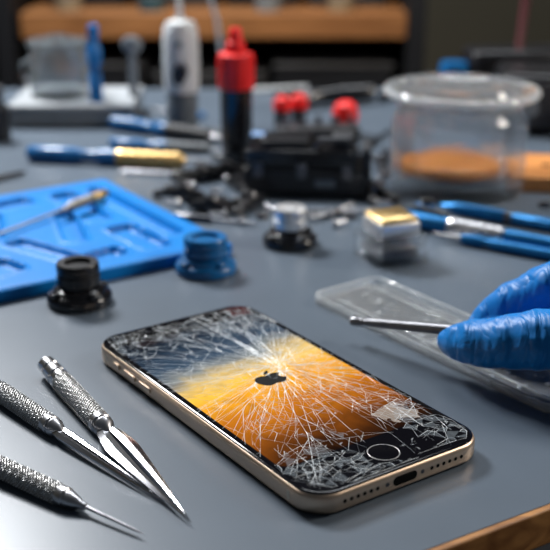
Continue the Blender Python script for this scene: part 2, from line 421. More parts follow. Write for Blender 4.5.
for (px,py,n_,sp_) in ((285,366,80,1.0),(248,318,60,.7),(320,470,60,.7),(444,426,45,.6),(135,337,45,.7),(380,482,14,.8),(200,320,35,.7),(410,445,20,.5),(225,345,30,.9),(340,400,40,1.2)):
    cx,cy=PL(px,py)
    for i in range(n_):
        a=rnd.uniform(0,2*PI); r=abs(rnd.gauss(0,sp_)); x,y=cx+math.cos(a)*r,cy+math.sin(a)*r; L=rnd.uniform(.04,.24); w=L*rnd.uniform(.10,.35)
        p=[(x,y),(x+math.cos(a)*L,y+math.sin(a)*L),(x+math.cos(a)*L*.5-math.sin(a)*w,y+math.sin(a)*L*.5+math.cos(a)*w)]
        if all(inside(*q) for q in p): 
            sh.f([sh.bm.verts.new((q[0],q[1],.739+rnd.uniform(0,.03))) for q in p])
tag(sh.build('glass_slivers',M['shard'],glass,smooth=10),kind='stuff')
for sx in (-1,1):
    for i in range(6):
        b=B(); b.lathe([(0,0),(.062,0),(.062,.02),(0,.02)],14,Matrix.Translation((sx*(1.05+i*.24),-HY+.012,.37))@MY); b.build('speaker_hole',M['hole'],phone)
    b=B(); b.lathe([(0,0),(.07,0),(.07,.02),(0,.02)],14,Matrix.Translation((sx*.68,-HY+.012,.37))@MY); b.build('screw',M['darksteel'],phone)
b=B(); b.prism(rrect(.46,.15,.149,6),0,.02,Matrix.Translation((0,-HY+.012,.37))@MY); b.build('charging_port',M['hole'],phone)
MXl=Matrix.Rotation(-PI/2,4,'Y')
for yy,hl,nm in ((4.95,.24,'mute_switch'),(3.95,.42,'volume_button'),(2.85,.42,'volume_button')):
    b=B(); b.prism(rrect(.10,hl,.09,5),-.02,.06,Matrix.Translation((-HX,yy,.38))@MXl); b.build(nm,M['gold'],phone,bev=.015)
b=B(); b.prism(rrect(.10,.45,.09,5),-.06,.02,Matrix.Translation((HX,3.9,.38))@MXl); b.build('power_button',M['gold'],phone,bev=.015)
for sx in (-1,1):
    for yy in (-5.75,5.75):
        b=B(); b.box((sx*HX,yy,.36),(.012,.12,.3)); b.build('antenna_band',M['antenna'],phone)
# ================================================================ FRONT HAND TOOLS
def arms(Lx0,L,gap,w,peak=.25,base=.55):
    obs=[]
    for sy in (-1,1):
        b=B(); N=28; rings=[]
        for i in range(N+1):
            t_=i/N; x=Lx0+(L-Lx0)*t_; yc=sy*gap*math.sin(PI*t_**.8)
            k_=(base+(1-base)*math.sin(PI/2*t_/peak)) if t_<peak else (1-(t_-peak)/(1-peak))
            hw=w*k_+.014; hh=.09*(1-t_)**.7+.016
            y0=sy*.006 if t_>.985 else yc
            rings.append([(x,y0+sy*hw,-hh*.4),(x,y0+sy*hw,hh*.1),(x,y0+sy*hw*.5,hh*1.0),(x,y0+sy*.016,hh*.75),(x,y0+sy*.016,-hh*.6)])
        b.loops(rings); obs.append(b)
    return obs
t,L=laid('tweezers','knurled steel tweezers with broad flat blades and polished end cap, closest to the phone','tweezers',G(46,364,.42),G(191,522,.12))
b=B(); b.xl([(0,.0),(0,.27),(.06,.33),(.5,.34),(.56,.27),(.64,.27),(.68,.36),(1.15,.37),(1.2,.3),(1.3,.3),(1.34,.37),(1.6,.37),(1.62,.33)]); b.build('end_cap',M['steel'],t)
b=B(); b.knurl(1.6,4.9,.375); b.build('knurled_grip',M['knurl'],t)
b=B(); b.xl([(4.88,.33),(4.92,.37),(5.15,.375),(5.2,.33),(5.3,.33),(5.34,.36),(5.5,.30),(5.6,.2),(5.8,.08),(5.85,0)]); b.build('collar',M['softsteel'],t)
for a in arms(5.3,L,.06,.46): a.build('arm',M['blade'],t,smooth=15)
t,L=laid('tweezers','knurled steel tweezers with brass-ended handle running off the left edge','tweezers',G(-28,372,.42),G(160,499,.12))
b=B(); b.xl([(0,0),(0,.25),(.08,.32),(1.3,.32),(1.35,.27),(1.5,.27),(1.55,.33),(1.9,.33)]); b.build('end_cap',M['steel'],t)
b=B(); b.xl([(.9,.335),(.9,.35),(1.25,.35),(1.25,.335)]); b.build('end_ring',M['brass'],t)
b=B(); b.knurl(1.85,4.9,.345); b.build('knurled_grip',M['knurl'],t)
b=B(); b.xl([(4.88,.31),(4.95,.34),(5.2,.34),(5.24,.3),(5.32,.3),(5.36,.33),(5.6,.24),(5.8,.1),(5.9,0)]); b.build('collar',M['softsteel'],t)
for a in arms(5.4,L,.03,.26,.12,.8): a.build('arm',M['blade'],t,smooth=15)
t,L=laid('needle_probe','knurled steel probe with a thin needle tip at the lower left','probe',G(-45,446,.38),G(144,534,.14))
b=B(); b.xl([(0,0),(0,.26),(.1,.32),(1.2,.33),(1.3,.26)]); b.build('end_cap',M['darksteel'],t)
b=B(); b.knurl(1.2,4.6,.33); b.build('knurled_grip',M['knurl'],t)
b=B(); b.xl([(4.58,.3),(4.62,.33),(4.85,.32),(4.9,.27),(5.0,.27),(5.3,.18),(5.4,.13),(5.6,.11),(5.65,0)]); b.build('collar',M['softsteel'],t)
b=B(); b.xl([(5.5,.06),(L-.4,.045),(L,.008)],12); b.build('needle',M['softsteel'],t)
# ================================================================ KNOBS
def knob(name,label,px,py,rb,rt,h,mb,mt,ms=None):
    t=thing(name,label,'suction cup',G(px,py),.3)
    b=B(); b.lathe([(0,0),(rb*.94,0),(rb,.06),(rb,.34),(rb*.96,.44),(rb*.82,.52),(rb*.8,.62),(rt*1.12,.70),(rt*.86,.74),(rt*.86,.86),(0,.86)],56); b.build('base',mb,t)
    b=B(); b.lathe([(0,.84),(rt*.92,.84),(rt,.9),(rt,h*.70),(rt*.93,h*.73),(rt*.93,h*.78),(rt,h*.81),(rt,h*.95),(rt*.94,h),(rt*.62,h),(rt*.57,h*.9),(0,h*.9)],56); cap=b.build('cap',mt,t)
    for k_ in range(4):
        a=k_*PI/2+.4; b=B(); b.box((rb*.84*math.cos(a),rb*.84*math.sin(a),.56),(.3,.42,.2),rot=a); b.build('lug',mb,t,bev=.05)
    if ms:
        b=B(); b.lathe([(0,h*.88),(rt*.4,h*.88),(rt*.4,h*1.0),(0,h*1.03)],24); b.build('screw',ms,cap)
    return t
knob('suction_cup','black suction cup knob in front of the blue mat',80,302,1.37,.90,1.8,M['blackgloss'],M['black'])
knob('suction_cup','blue suction cup knob at the corner of the blue mat',206,271,1.38,1.0,1.65,M['blue'],M['blue'])
knob('suction_cup','dark suction cup with a silver metal stem behind the blue one',290,244,1.33,.80,1.85,M['blackgloss'],M['stem'],M['stem'])
t=thing('square_vial','small square glass vial with a flat brass top','vial',G(390,258),math.radians(22))
b=B(); b.loops([[(x,y,z) for x,y in rrect(hx,hx,.14,4)] for hx,z in ((1.25,0),(1.32,.06),(1.32,1.25),(1.25,1.33),(.9,1.36),(.9,1.2),(1.1,1.1),(1.1,.3),(1.0,.25))]); b.build('glass_body',M['glass'],t)
b=B(); b.loops([[(x,y,z) for x,y in rrect(hx,hx,.1,4)] for hx,z in ((.9,.27),(.95,.32),(.95,.7),(.9,.75))]); b.build('inner_block',M['darksteel'],t)
b=B(); b.loops([[(x,y,z) for x,y in rrect(hx,hx,.1,4)] for hx,z in ((.95,1.3),(1.0,1.36),(1.0,1.9),(.95,1.96))]); cp=b.build('cap',M['stem'],t)
b=B(); b.loops([[(x,y,z) for x,y in rrect(hx,hx,.1,4)] for hx,z in ((.9,1.94),(.92,1.98),(.92,2.15),(.86,2.2))]); b.build('cap_plate',M['brass'],cp)
# ================================================================ BLUE MAT
MT=.6
R0=G(232,242,MT); R0.z=0; MR=math.radians(33.6)
mt=thing('tool_mat','bright blue silicone tool mat with moulded compartments','mat',R0,MR)
MW,ML,st_=25.0,13.8,.1
wells=[(-1.5,7.4,.4,4.8,0,.3),(-3.3,3.2,.7,2.0,.05,.3),(-3.5,9.4,.65,2.8,-.05,.3),(-5.8,1.7,1.0,.6,.2,.3),(-5.4,6.4,.5,2.4,-.3,.3),(-7.2,11.7,2.0,.6,.12,.3),(-7.9,3.9,.55,2.1,.35,.3),(-8.6,8.4,.4,2.2,-.35,.3),(-10.7,2.6,1.1,1.0,.2,.4),(-11.6,8.6,1.1,2.8,.15,.4),(-14.6,4.4,1.0,2.6,0,.3),(-15.2,10.6,1.3,1.4,0,.4),(-18.6,7.0,1.3,4.6,0,.3),(-22.3,7.0,1.4,4.6,0,.4)]
def sd(x,y,w):
    cx,cy,hx,hy,a,r=w; dx,dy=x-cx,y-cy; c,s=math.cos(a),math.sin(a); u,v=abs(dx*c+dy*s)-hx+r,abs(-dx*s+dy*c)-hy+r
    return math.hypot(max(u,0),max(v,0))+min(max(u,v),0)-r
def sm(d,w_):
    k_=max(0,min(1,(w_*.5-d)/w_)); return k_*k_*(3-2*k_)
def mh(x,y):
    d=min(sd(x,y,w) for w in wells); e=min(-x,x+MW,y,ML-y)
    h=MT-.26*sm(d,.16)
    if 0<d<.24: h+=.05*math.sin(PI*d/.24)
    if e<.2: h-=.10*(1-e/.2)**2
    return h
b=B(); nxn,nyn=int(MW/st_),int(ML/st_); gv=[]
for i in range(nxn+1):
    row=[]
    for j in range(nyn+1):
        x=-MW+MW*i/nxn; y=ML*j/nyn; row.append(b.bm.verts.new((x,y,mh(x,y))))
    gv.append(row)
for i in range(nxn):
    for j in range(nyn): b.bm.faces.new((gv[i][j],gv[i+1][j],gv[i+1][j+1],gv[i][j+1]))
bd=[gv[i][0] for i in range(nxn+1)]+[gv[nxn][j] for j in range(1,nyn+1)]+[gv[i][nyn] for i in range(nxn-1,-1,-1)]+[gv[0][j] for j in range(nyn-1,0,-1)]
lo=[b.bm.verts.new((v.co.x,v.co.y,0)) for v in bd]
for i in range(len(bd)): 
    k_=(i+1)%len(bd); b.bm.faces.new((bd[i],lo[i],lo[k_],bd[k_]))
b.bm.faces.new(lo); b.build('mat_body',M['matblue'],mt,smooth=50)
grip=mat('dull_grip_metal',(.20,.19,.17),.42,.8,var=.2,vscale=300)
t,L=laid('screwdriver','thin precision screwdriver with a brass-toned end lying across the blue mat','screwdriver',G(107,193,.95),G(-25,243,.78))
b=B(); b.xl([(0,0),(0,.17),(.1,.24),(.5,.24),(.55,.18),(.65,.18),(.7,.26),(1.2,.26)]); b.build('end_cap',M['brass'],t)
b=B(); b.knurl(1.18,2.9,.27,d=.04,n=10,seg=40,step=.05); b.build('knurled_grip',grip,t)
b=B(); b.xl([(2.88,.24),(3.1,.17),(3.5,.11),(3.55,0)]); b.build('collar',M['darksteel'],t)
b=B(); b.xl([(3.4,.08),(L-.3,.07),(L,.03)],12); b.build('shaft',grip,t)
# ================================================================ CLEAR TRAY + PROBE + HAND
a0=G(310,295,.3); TR=math.radians(36)
tl,tw=13.2,3.7
ux=Vector((math.sin(TR),-math.cos(TR),0)); uy=Vector((math.cos(TR),math.sin(TR),0))
ctr=a0+ux*tl/2+uy*tw/2; ctr.z=0
t=thing('clear_tray','long translucent plastic parts tray under the gloved hand','tray',ctr,math.atan2(ux.y,ux.x))
b=B(); b.prism(rrect(tl/2-.2,tw/2-.2,.4,8),0,.12); b.build('tray_base',M['clear'],t)
b=B(); b.loops([[(x,y,z) for x,y in rrect(tl/2+o,tw/2+o,.55+o,8)] for o,z in ((-.12,0),(0,.06),(0,.38),(-.05,.43),(-.14,.38),(-.2,.1),(-.24,.0))],closed=True); tb=b.build('tray_rim',M['clearedge'],t)
for yy in (-1.05,1.05):
    b=B(); b.box((0,yy,.17),(tl-1.6,.09,.10)); b.build('rib',M['clearedge'],t,bev=.02)
rb=random.Random(4)
for i in range(90):
    x=rb.uniform(-6,6); y_=rb.uniform(-1.5,1.5); r=rb.uniform(.05,.17)
    b=B(); b.lathe([(r*math.cos(PI/2*k/4)+1e-9 if k<4 else 0,.12+r*.6*math.sin(PI/2*k/4)) for k in range(5)],10,Matrix.Translation((x,y_,0))); b.build('bubble',M['clearedge'],t)
pa,pb=G(352,321,.78),G(520,336,2.2)
pst=mat('probe_steel',(.13,.13,.14),.45,1,var=.15,vscale=300)
t,L=laid('metal_probe','slim dark steel probe held between gloved thumb and finger','probe',pa,pb)
b=B(); b.xl([(0,0),(0,.13),(.05,.17),(.55,.17),(.6,.12),(.75,.12),(.8,.17),(L*.5,.20),(L,.22),(L+.1,0)],20); b.build('shaft',pst,t)
b=B(); b.xl([(-.02,0),(-.02,.1),(.03,.18),(.42,.185),(.45,.17),(.45,0)],20); b.build('tip',M['darksteel'],t)
hp=thing('person','person reaching in from the right in a blue nitrile glove, pinching a steel probe','person',(23,37.5,0))
hb_=B(); ho=Vector((23,37.5,0))
def chain(pts):
    for (p,r),(q,r2) in zip(pts[:-1],pts[1:]):
        p,q=Vector(p)-ho,Vector(q)-ho; n_=max(2,int((q-p).length/.25))
        for i in range(n_+1):
            t_=i/n_; t2=t_*t_*(3-2*t_); hb_.ball(p.lerp(q,t_),r+(r2-r)*t2,16)
chain([(G(452,341,1.25),.52),(G(462,342,1.4),.70),(G(478,343,1.58),.84),(G(498,343,1.78),.90),(G(512,342,1.95),.99),(G(524,341,2.05),1.0),(G(540,340,2.25),1.07),(G(560,339,2.4),1.04),(G(590,336,2.6),1.1),((11.9,34.7,2.8),1.2),((16.3,35.2,3.5),1.6),((22,37,4.3),1.9)])
chain([(G(478,327,1.2),.44),(G(487,321,1.4),.62),(G(498,315,1.7),.76),(G(509,309,2.0),.82),(G(518,304,2.25),.90),(G(528,299,2.55),.86),(G(542,292,2.9),.93),(G(558,288,3.2),1.0),((11.3,37.8,3.75),.98),((14.8,36.3,4.8),1.1),((22,37.2,4.7),1.7)])
# middle finger curled behind, filling the space between thumb and index
chain([((8.2,38.3,1.3),.66),((9.4,38.2,2.0),.82),((10.8,37.6,2.9),.95),((13,37.2,3.9),1.1),((15.2,37.6,4.6),1.15),((22,37.6,4.6),1.8)])
chain([((10.4,40.6,1.0),.66),((11.6,40.5,2.0),.76),((13.1,40.0,3.3),.86),((15.6,39.3,4.3),1.05),((22,38.2,4.4),1.7)])
chain([((12.2,42.6,.9),.58),((13.2,42.3,1.7),.66),((14.4,41.7,2.7),.74),((16.4,40.8,3.6),.95),((22,38.7,4.2),1.6)])
chain([((16.5,37.5,3.9),1.2),((18.5,39,3.8),1.5),((23,38,4.4),2.3),((29,36.5,5.3),2.7)])
gl=hb_.build('gloved_hand',M['glove'],hp,smooth=180)
md=gl.modifiers.new('remesh','REMESH'); md.mode='VOXEL'; md.voxel_size=.0008; md.use_smooth_shade=True
md=gl.modifiers.new('smooth','SMOOTH'); md.iterations=2; md.factor=.5
tx=bpy.data.textures.new('glove_wrinkles','CLOUDS'); tx.noise_scale=.009; tx.noise_depth=1
md=gl.modifiers.new('wrinkles','DISPLACE'); md.texture=tx; md.strength=.0012; md.mid_level=.5; md.texture_coords='LOCAL'
b=B(); b.tube([Vector(p)-ho for p in ((27.6,36.8,5.1),(28.2,36.7,5.2),(28.8,36.6,5.3))],[2.85,3.0,2.85],28); b.build('glove_cuff',M['glove'],hp)
b=B(); b.tube([Vector(p)-ho for p in ((28.3,36.7,5.2),(29,36.5,5.3),(34,34.5,6.2),(46,28,9),(60,20,13))],[3.1,3.3,3.7,4.6,5.4],28); b.build('sleeve',M['sleeve'],hp)
# ================================================================ GLASS JAR
t=thing('glass_jar','round thick clear glass jar with a flat glass lid','jar',G(456,190))
b=B(); b.lathe([(0,0),(3.3,0),(3.65,.15),(3.75,.5),(3.75,3.9),(3.6,4.4),(3.2,4.8),(3.15,5.3),(2.95,5.3),(3.0,4.7),(3.35,4.3),(3.45,3.9),(3.45,1.3),(3.2,1.05),(0,1.05)],64); b.build('jar_body',M['glass'],t)
b=B(); b.lathe([(0,5.35),(3.2,5.35),(3.9,5.4),(4.2,5.5),(4.26,5.68),(4.1,5.84),(3.8,5.88),(3.5,5.72),(3.3,5.72),(3.15,6.0),(2.7,6.12),(2.4,5.85),(1.2,5.75),(0,5.75)],64); ld=b.build('lid',M['lidglass'],t)
b=B(); b.lathe([(4.05,5.42),(4.22,5.46),(4.32,5.6),(4.3,5.74),(4.18,5.86),(4.02,5.88),(4.12,5.7),(4.14,5.56)],64,closed=True); b.build('lid_rim',M['clearedge'],ld)
b=B(); b.lathe([(3.3,4.9),(3.45,4.9),(3.45,5.3),(3.2,5.3)],56,closed=True); b.build('seal_ring',M['lidglass'],t)
b=B(); b.lathe([(0,0),(2.5,0),(2.72,.12),(2.75,.4),(2.65,.55),(2.3,.6),(2.2,.5),(0,.5)],48); o=b.build('wax_puck',M['amber']); tag(o,'smooth copper-brown disc inside the glass jar','disc'); p=G(456,190); o.location=W((p.x-.4,p.y,1.2))
# ================================================================ RED CAPPED BOTTLE
t=thing('glue_bottle','upright dark bottle with a bright red nozzle cap','bottle',G(237,166))
q=lambda yt: hz(237,166,yt)
b=B(); zt=q(88); b.lathe([(0,0),(.85,0),(.93,.1),(.93,zt*.5),(.96,zt*.55),(.96,zt),(.8,zt+.05),(0,zt+.05)],36); b.build('body',M['blackgloss'],t)
b=B(); z2=q(54); pr=[(0,zt),(1.05,zt),(1.1,zt+.1),(1.05,z2),(.85,z2+.08),(.58,z2+.12),(.54,q(42)),(.42,q(41)),(.38,q(30)),(.3,q(28)),(0,q(28))]; b.lathe(pr,36); cp=b.build('cap',M['red'],t)
for i in range(14):
    a=2*PI*i/14; b=B(); b.box((1.06*math.cos(a),1.06*math.sin(a),(zt+z2)/2+.05),(.12,.14,(z2-zt)*.8),rot=a); b.build('cap_ridge',M['red'],cp,bev=.03)
# ================================================================ BLACK CASE
t=thing('black_case','boxy black hinged instrument case in the middle distance behind the silver stemmed cup','case',G(307,188),math.radians(-5))
b=B(); b.box((0,0,.85),(6.8,3.8,1.5)); b.build('body',M['black'],t,bev=.1)
b=B(); b.box((-.25,.05,2.1),(6.1,3.6,.95)); b.build('lid',M['blackgloss'],t,bev=.1)
b=B(); b.box((-1.2,.1,2.75),(2.6,2.4,.4)); b.build('top_block',M['black'],t,bev=.08)
b=B(); b.box((3.35,-.3,1.6),(.5,2.6,2.2)); b.build('side_bracket',M['darkgrey'],t,bev=.08)
b=B(); b.box((2.0,-.2,2.85),(1.2,1.6,.7)); b.build('latch',M['darkgrey'],t,bev=.08)
b=B(); b.tube([(.4,-1.2,2.6),(.7,-1.3,3.1),(2.2,-1.3,3.15),(2.9,-1.4,2.5)],.14,10); b.build('handle',M['darksteel'],t)
for x in (-2.6,-.2,2.3):
    b=B(); b.box((x,-1.93,1.5),(.55,.16,.9)); hg=b.build('clasp',M['darksteel'],t,bev=.05)
b=B(); b.box((1.1,-1.93,.8),(1.1,.1,.45)); b.build('name_plate',M['grey'],t,bev=.03)
for x,y_ in ((-3.1,-1.6),(3.1,-1.6),(-3.1,1.6),(3.1,1.6)):
    b=B(); b.lathe([(0,0),(.3,0),(.3,.15),(0,.15)],16,Matrix.Translation((x,y_,0))); b.build('foot',M['darkgrey'],t)
def clamp():
    t=thing('spring_clamp','','clamp',(0,0,0),0,'small dark spring clamps')
    for s_ in (-1,1):
        b=B(); b.tube([(-1.4,s_*.55,.35),(-.5,s_*.28,.4),(0,s_*.2,.45),(.9,s_*.12,.35),(1.3,s_*.05,.25)],[.14,.22,.26,.2,.1],10,zs=1.3); b.build('jaw',M['black'],t)
        b=B(); b.ball((-1.5,s_*.6,.3),.26,12); b.build('grip',M['darkgrey'],t)
    b=B(); b.lathe([(0,.0),(.4,.0),(.42,.1),(.42,.75),(.3,.9),(0,.9)],20); b.build('spring_hub',M['darksteel'],t)
    return t
c0=clamp()
for i,(px,py,a,lb) in enumerate(((202,181,.4,'small dark spring clamp just left of the red-capped bottle'),(240,190,2.2,'small dark spring clamp in front of the red-capped bottle'),(186,200,-.5,'small dark spring clamp nearest the blue mat'),(250,208,.9,'small dark spring clamp at the left foot of the black case'),(212,212,2.9,'small dark spring clamp between the blue mat and the silver stemmed cup'),(226,176,.1,'small dark spring clamp at the foot of the red-capped bottle'),(372,198,1.9,'small dark spring clamp at the right foot of the black case'))):
    c=c0 if i==0 else copytree(c0)
    c.location=W(G(px,py)); c.rotation_euler=(0,0,a); c['label']=lb
def nut():
    t=thing('hex_nut','','nut',(0,0,0),0,'loose metal nuts')
    b=B(); rg=lambda r,z,n_=6:[(r*math.cos(2*PI*i/n_),r*math.sin(2*PI*i/n_),z) for i in range(n_)]
    b.loops([rg(.38,0),rg(.38,.26),rg(.2,.26),rg(.2,0)],closed=True); b.build('nut_body',M['darksteel'],t,bev=.03)
    return t
n0=nut()
for i,(px,py,lb) in enumerate(((222,202,'loose steel nut among the spring clamps'),(262,218,'loose steel nut left of the silver stemmed cup'),(350,218,'loose steel nut between the silver stemmed cup and square vial'),(170,190,'loose steel nut beside the far corner of the blue mat'),(384,176,'loose steel nut left of the glass jar'),(376,160,'loose steel nut behind the right end of the black case'),(545,207,'loose steel nut at the right edge beyond the blue pen tools'))):
    c=n0 if i==0 else copytree(n0)
    c.location=W(G(px,py)); c.rotation_euler=(0,0,i*.7); c['label']=lb
s0=thing('small_screw','tiny metal screw scattered among the tools around the black case','screw',(0,0,0),0,'tiny screws scattered around the black case')
b=B(); b.lathe([(0,0),(.24,0),(.24,.08),(.16,.16),(0,.16)],14,Matrix.Translation((0,0,.24))@MXl); b.build('head',M['softsteel'],s0)
b=B(); b.lathe([(0,0),(.09,0),(.09,.7),(0,.78)],10,Matrix.Translation((.0,0,.24))@Matrix.Rotation(PI/2,4,'Y')); b.build('shank',M['softsteel'],s0)
rs=random.Random(9); spots=[(178,207),(194,190),(214,196),(228,184),(236,204),(224,218),(268,212),(312,222),(330,218),(350,210),(378,208),(380,186),(378,168),(252,176),(200,168),(186,176),(240,224),(336,228)]
for i,(px,py) in enumerate(spots):
    c=s0 if i==0 else copytree(s0); c.location=W(G(px,py)); c.rotation_euler=(0,0,rs.uniform(0,6.28))
def rod(label,p,q_,r,m,name='steel_pick',cat='pick',m2=None):
    t,L=laid(name,label,cat,p,q_)
    b=B(); b.xl([(0,0),(0,r*.7),(.1,r),(L*.42,r),(L*.45,r*.6)],16); b.build('handle',m2 or m,t)
    b=B(); b.xl([(L*.44,r*.55),(L*.9,r*.45),(L,r*.15)],16); b.build('shaft',m,t)
rod('thin steel pick lying in front of the black case',G(300,214,.22),G(392,209,.15),.22,M['softsteel'],m2=M['darksteel'])
rod('short steel pick left of the silver stemmed cup',G(175,216,.2),G(258,224,.15),.2,M['softsteel'],m2=M['darksteel'])
rod('dark pick lying diagonally behind the red-capped bottle',G(212,156,.2),G(278,164,.2),.2,M['darksteel'],m2=M['black'])
rod('steel pick with dark handle left of the glass jar',G(386,150,.2),G(380,190,.2),.22,M['softsteel'],m2=M['black'])
rod('short dark pick behind the jar and left of the blue cap',G(362,150,.2),G(392,128,.2),.22,M['darksteel'],m2=M['black'])
rod('slim steel pick pointing at the far corner of the blue mat',G(215,176,.2),G(120,171,.2),.2,M['softsteel'],m2=M['black'])
rod('slim blue-handled pick lying behind the white and grey device',G(205,116,.2),G(150,108,.2),.25,M['softsteel'],m2=M['blue'])
rod('black pointed tool at the left edge beyond the blue mat',G(-30,184,.25),G(26,172,.2),.3,M['black'],'pointed_tool','tool')
# ================================================================ BLUE & GOLD SCREWDRIVERS
def driver(label,p,q_,r,ma,mb_,name='screwdriver'):
    t,L=laid(name,label,'screwdriver',p,q_)
    b=B(); b.xl([(0,0),(0,r*.7),(L*.02,r),(L*.3,r),(L*.33,r*.75),(L*.42,r*.75),(L*.45,r),(L*.55,r),(L*.56,0)],24); b.build('handle',ma,t)
    b=B(); pr=[(L*.55,0),(L*.55,r*.9)]
    for i in range(7): x=L*(.56+.055*i); pr+= [(x,r*1.05),(x+L*.03,r*1.05),(x+L*.035,r*.8),(x+L*.05,r*.8)]
    pr+=[(L*.96,r*.5),(L*.97,0)]; b.xl(pr,24); b.build('ribbed_collar',mb_,t)
    b=B(); b.xl([(L*.96,r*.3),(L*1.1,r*.25),(L*1.12,r*.1)],12); b.build('bit',M['softsteel'],t)
driver('blue screwdriver with a ribbed brass collar lying behind the blue mat',G(28,153,.5),G(192,161,.5),.5,M['blue'],M['brass'])
driver('blue screwdriver with dark ribbed collar lying behind the brass collared one',G(112,122,.5),G(215,137,.5),.5,M['blue'],M['darkgrey'])
driver('slim light blue screwdriver lying left of the red-capped bottle',G(275,139,.4),G(205,133,.4),.35,M['brightblue'],M['grey'])
driver('short slate blue screwdriver nearest the red-capped bottle',G(110,143,.35),G(215,149,.35),.35,M['blue'],M['grey'])
metblue=mat('metallic_blue',(.01,.15,.38),.3,.6,var=.1)
t,L=laid('blue_tool_pen','blue pen-like tool with a silver ribbed sleeve behind the gloved hand','tool',G(378,212,.44),G(580,252,.44))
r=.43
b=B(); b.xl([(0,0),(0,r*.5),(.3,r*.7),(.8,r),(L*.38,r),(L*.39,0)],24); b.build('front_grip',metblue,t)
b=B(); pr=[(L*.38,0),(L*.38,r*1.05)]
for i in range(6): x=L*(.385+.045*i); pr+=[(x,r*1.15),(x+L*.03,r*1.15),(x+L*.033,r*.95),(x+L*.04,r*.95)]
pr+=[(L*.67,0)]; b.xl(pr,24); b.build('silver_sleeve',M['softsteel'],t)
b=B(); b.xl([(L*.66,0),(L*.66,r),(L*.97,r),(L,r*.6),(L,0)],24); b.build('rear_grip',metblue,t)
b=B(); b.tube([(L*.12,.2,.3),(L*.2,.25,.55),(L*.36,.1,.5)],.14,8); b.build('clip',M['black'],t)
t,L=laid('blue_tool_pen','slimmer blue pen-like tool just beyond the silver sleeved one','tool',G(440,205,.34),G(590,232,.34)); r=.33
b=B(); b.xl([(0,0),(0,.1),(.5,.2),(1,r),(L*.45,r),(L*.46,r*.8),(L*.5,r*.8),(L*.51,r),(L*.98,r),(L,0)],24); b.build('grip',metblue,t)
b=B(); b.xl([(L*.455,r*.85),(L*.455,r*.95),(L*.505,r*.95),(L*.505,r*.85)],24); b.build('ring',M['darksteel'],t)
t,L=laid('blue_tool_pen','thin blue pen-like tool with pointed steel end lying in front of the silver sleeved one','tool',G(590,262,.3),G(432,233,.3)); r=.27
b=B(); b.xl([(0,0),(0,r),(L*.6,r),(L*.62,r*.8),(L*.66,r*.8),(L*.68,r),(L*.8,r*.9),(L*.81,0)],20); b.build('grip',metblue,t)
b=B(); b.xl([(L*.8,r*.7),(L*.9,r*.4),(L,.03)],14); b.build('tip',M['softsteel'],t)
t=thing('blue_clip','small blue clip at the left end of the blue pen tools','clip',G(425,221),.3)
b=B(); b.box((0,0,.5),(.9,.7,1.0)); b.build('body',M['blue'],t,bev=.12)
b=B(); b.box((0,-.1,1.1),(.6,.5,.3)); b.build('lever',M['black'],t,bev=.08)
t=thing('wooden_board','flat orange wooden board at the right edge beyond the blue pen tools','board',G(584,182),math.radians(-10))
b=B(); b.box((0,0,.45),(8.8,5.6,.9)); b.build('board',M['blockwood'],t,bev=.1)
b=B(); b.lathe([(0,.88),(.3,.88),(.3,.92),(0,.92)],20,Matrix.Translation((-2.2,0,0))); b.build('peg_hole',M['hole'],t)
# ================================================================ BACK ROW OF THE BENCH
xa=G(10,128); xb=G(132,128)
cx=(xa.x+xb.x)/2; w=xb.x-xa.x
t=thing('white_box','low pale grey storage box at the back left of the bench','box',(cx,xa.y+3.5,0))
b=B(); b.box((0,0,.65),(w,7,1.3)); b.build('body',M['grey'],t,bev=.15)
b=B(); b.box((0,0,1.45),(w+.2,7.2,.3)); b.build('lid',M['palegrey'],t,bev=.08)
t=thing('glass_container','clear glass lidded container standing on the pale grey box','container',(G(46,112,1.6).x,xa.y+3.4,1.6))
mm=mat('thin_clear_glass',(.9,.96,1),.03,trans=.95,var=.03,alpha=.62)
b=B(); b.lathe([(0,0),(1.9,0),(2.1,.2),(2.1,2.9),(1.8,3.3),(1.75,3.6),(1.6,3.6),(1.65,3.2),(1.95,2.8),(1.95,.4),(0,.3)],40); b.build('cup',mm,t)
b=B(); b.lathe([(0,3.6),(2.1,3.6),(2.2,3.75),(2.1,3.95),(.8,4.0),(.7,4.3),(0,4.35)],40); b.build('lid',mm,t)
b=B(); b.tube([(-2.0,0,1.0),(-2.6,0,1.2),(-2.7,0,1.8),(-2.6,0,2.3),(-2.0,0,2.5)],.15,10); b.build('handle',mm,t)
def H_(px,py): return lambda yt: hz(px,py,yt)
q=H_(98,124); t=thing('screwdriver','blue screwdriver standing upright in a small round base','screwdriver',G(98,124))
b=B(); b.lathe([(0,0),(.75,0),(.8,.1),(.7,.5),(0,.5)],24); b.build('stand',M['darkgrey'],t)
b=B(); b.lathe([(0,.4),(.42,.4),(.46,1),(.46,q(75)),(.3,q(72)),(.3,q(66)),(.5,q(64)),(.5,q(48)),(.3,q(44)),(.28,q(38)),(.4,q(35)),(.36,q(25)),(0,q(24))],24); b.build('handle',M['brightblue'],t)
q=H_(135,118); t=thing('metal_spudger','grey metal tool standing upright with a round head','tool',G(135,118))
b=B(); b.lathe([(0,0),(.8,0),(.8,.2),(.5,.5),(0,.5)],24); b.build('stand',M['darkgrey'],t)
b=B(); b.lathe([(0,.4),(.38,.4),(.34,q(80)),(.28,q(55)),(.3,q(52)),(0,q(52))],20); b.build('shaft',M['grey'],t)
b=B(); b.lathe([(0,q(53)),(.5,q(52)),(.75,q(47)),(.75,q(42)),(.5,q(37)),(0,q(36))],24,ysc=.6); b.build('head',M['grey'],t)
q=H_(183,128); t=thing('corded_tool','white and grey electric device with dark emblem and thin tip standing upright','tool',G(183,128),.0)
